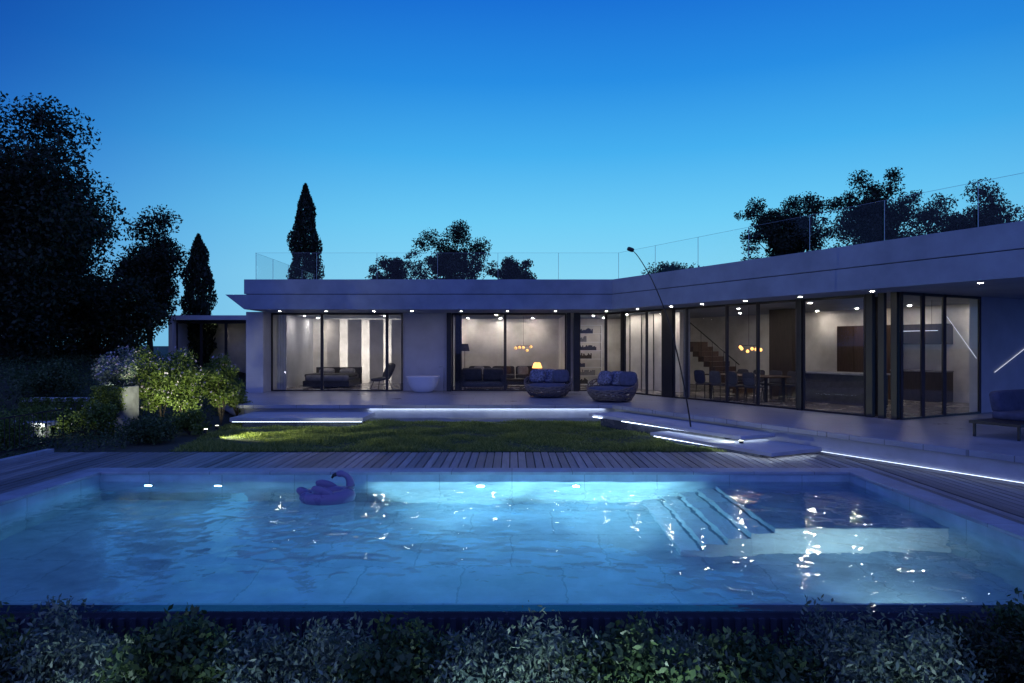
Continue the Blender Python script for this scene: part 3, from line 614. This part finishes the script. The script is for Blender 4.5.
shrub('low leafy shrub at the foot of the concrete planter',(-9.6,15.9,0),.6,.75,53,'l_lit',4500,.036,30,GL,40)
shrub('broad dark shrub against the fence at far left',(-10.6,14.0,0),.95,.6,49,'l_lit',6000,.036,34,GL)
shrub('dark shrub on the slope above the concrete slab',(-12.6,18.5,.7),1.1,.9,50,'l_mid',5400,.04,30,GL)
shrub('dark shrub on the roof terrace behind the curved lamp',(6.15,26,4.28),1.25,.95,51,'l_dark',6500,.055,30)
# foreground
o_=['leftmost','second','third','fourth','fifth','sixth','seventh','eighth','ninth','tenth','eleventh','twelfth','thirteenth','fourteenth','fifteenth','rightmost']
kinds=['l_mid','l_blue','l_pale','l_mid','l_blue','l_pale','l_mid','l_blue','l_pale','l_mid','l_pale','l_mid','l_blue','l_pale','l_dark','l_mid']
kn={'l_mid':'green leafy','l_blue':'grey green','l_pale':'pale leaved','l_dark':'dark leafy'}
for i in range(16):
    x=-3.9+.52*i; rr_=random.Random(i+5); yy=4.8+rr_.uniform(-.15,.25); hgt=.82+rr_.uniform(-.14,.14)
    k=kinds[i]; end='' if i in (0,15) else ' from the left'
    shrub(f"{o_[i]} shrub{end} in the row before the pool, {kn[k]}",(x,yy,BED),.50,hgt,60+i,k,5200,.025 if k!='l_mid' else .030,54,'shrubs in the row before the pool',0,up=.6,asp=.38 if k!='l_mid' else .55)
rng=np.random.default_rng(90); P=np.stack([rng.uniform(-5,5,40000),rng.uniform(4.2,5.68,40000),BED+rng.uniform(0,1,40000)**.8*.5],1)
o=leaves('ground_cover',P,.024,M['l_mid'],None,rng,.45,.4); tag(o,'dense low dark planting filling the bed before the pool','plants',kind='stuff')
rng=np.random.default_rng(91); n=70000; x=rng.uniform(-24,-8,n); y=rng.uniform(11,30,n); z=np.array([h(a,b) for a,b in zip(x,y)])+rng.uniform(0,.25,n)
k=(x<-7.8-(y-14)*.15)&((x<-9.3)|(y>13.7)); P=np.stack([x,y,z],1)[k]
o=leaves('slope_planting',P,.04,M['l_mid'],None,rng,.4,.6); tag(o,'dark ground cover over the slope at left','plants',kind='stuff')
# ------------------------------------------------------------------ left garden walls, fence, spots
def gwall(label,x0,x1,y0,z):
    t=emp('garden_wall',label,'wall',((x0+x1)/2,y0,0)); MB().box(x0+.1,x1-.1,y0+.1,y0+.35,0,z).build('wall',M['conc'],t,world=True)
    MB().box(x0,x1,y0,y0+.45,z+.002,z+.09).build('cap',M['slab'],t,world=True,bevel=.006)
gwall('low concrete wall with pale cap among plants at left',-12.2,-10.15,17.0,.70)
gwall('lower concrete wall step with pale cap near the fence',-12.6,-10.4,15.2,.30)
t=emp('garden_planter','raised square concrete planter left of the tall lit shrubs','planter',(-9.75,16.9,0))
MB().box(-10.1,-9.45,16.6,17.3,-.02,1.10).build('planter_box',M['conc'],t,world=True,bevel=.01)
MB().box(-10.02,-9.53,16.68,17.22,1.101,1.115).build('soil',M['soil'],t,world=True)
shrub('pale flowering plant spilling out of the raised concrete planter',(-9.78,16.92,1.08),.55,.55,52,'l_pale',3600,.036,28,GL,420)
for i in range(11):
    rng=np.random.default_rng(200+i); n=600; u=rng.uniform(0,1,n)
    if i<7: x0=-12.05+.28*i; y0=16.95; z0=.80; lb=f"{['leftmost','second','third','fourth','fifth','sixth','rightmost'][i]} trailing plant hanging over the low concrete wall"; dz=.55; wd=.07
    else: x0=-10.02+.17*(i-7); y0=16.57; z0=1.12; lb=f"{['leftmost','second','third','rightmost'][i-7]} trailing plant hanging down the raised concrete planter"; dz=(.7,.45,.8,.6)[i-7]; wd=.075
    P=np.stack([rng.normal(0,wd,n),-.02-.06*rng.uniform(0,1,n)-.08*np.sin(u*PI),.02-u*dz],1)
    t=emp('trailing_plant',lb,'plant',(x0,y0,z0),group='trailing plants over the garden walls')
    leaves('foliage',P,.03,M['l_lit'],t,rng,.5,0); MB().tube([(0,.05,.02),(0,-.04,0),(0,-.08,-.5)],.005,5).build('stem',M['bark'],t)
t=emp('metal_fence','dark metal fence with thin upright bars at the left edge','fence',(-9.4,13.5,0))
m=MB(); m.bar((-9.35,10.5,.75),(-9.6,14.6,.75),.03,.03); m.bar((-9.35,10.5,.12),(-9.6,14.6,.12),.03,.03); m.build('rail',M['black'],t,world=True)
m=MB()
for i in range(30): q=i/29; m.bar((-9.35-.25*q,10.5+4.1*q,.13),(-9.35-.25*q,10.5+4.1*q,.735),.010,.010)
m.build('bars',M['black'],t,world=True)
def spot(label,loc,target,en,col=(.95,1,.75),ang=95):
    t=emp('garden_spotlight',label,'light',loc,group='garden spotlights in the beds'); 
    MB().lathe([(.03,-.12),(.008,-.1),(.008,0),(.045,.0),(.045,.08)],seg=12).build('body',M['black'],t)
    d=(Vector(target)-Vector(loc)).normalized()
    MB().lathe([(.04,.081),(.04,.086)],seg=12).build('lens',M['spotl'],t)
    l=bpy.data.lights.new('bulb','SPOT'); l.energy=en; l.color=col; l.spot_size=R(ang); l.spot_blend=.7; l.shadow_soft_size=.04
    o=bpy.data.objects.new('bulb',l); C.objects.link(o); o.parent=t; o.location=(0,0,.12); o.rotation_euler=d.to_track_quat('-Z','Y').to_euler()
spot('garden spotlight under the tall lit shrubs',(-8.6,15.9,.05),(-8.7,17.6,1.3),260,(1,1,.62))
spot('garden spotlight beside the terrace corner shrub',(-7.3,16.9,.05),(-8.0,18.1,1.2),100,(1,1,.62))
spot('garden spotlight below the pale flowering shrub',(-10.6,17.7,.75),(-10.6,18.6,1.6),34,(.9,.9,1))
spot('garden spotlight in front of the low concrete wall',(-10.4,14.9,.05),(-10.3,17.0,.9),36,(.95,1,.75))
spot('garden spotlight washing the left of the lawn',(-7.0,15.6,.12),(-1.0,16.6,0),420,(.95,1,.6),80)
spot('added lamp brightening the lawn from its right corner',(4.6,13.7,.12),(.2,17.2,0),260,(.95,1,.65),85)  # extra lamp, added only to brighten the grass
for i,(x,lb,en) in enumerate(((-2.9,'leftmost',20),(-1.7,'second',14),(-.1,'middle',34),(.9,'fourth',38),(2.5,'rightmost',16))):
    spot(f'{lb} unseen added lamp brightening the shrubs before the pool',(x,3.9,BED+.3),(x+.1,4.95,.0),en,(.7,.95,1),95)  # unseen lamps below the view, added to brighten the front shrubs
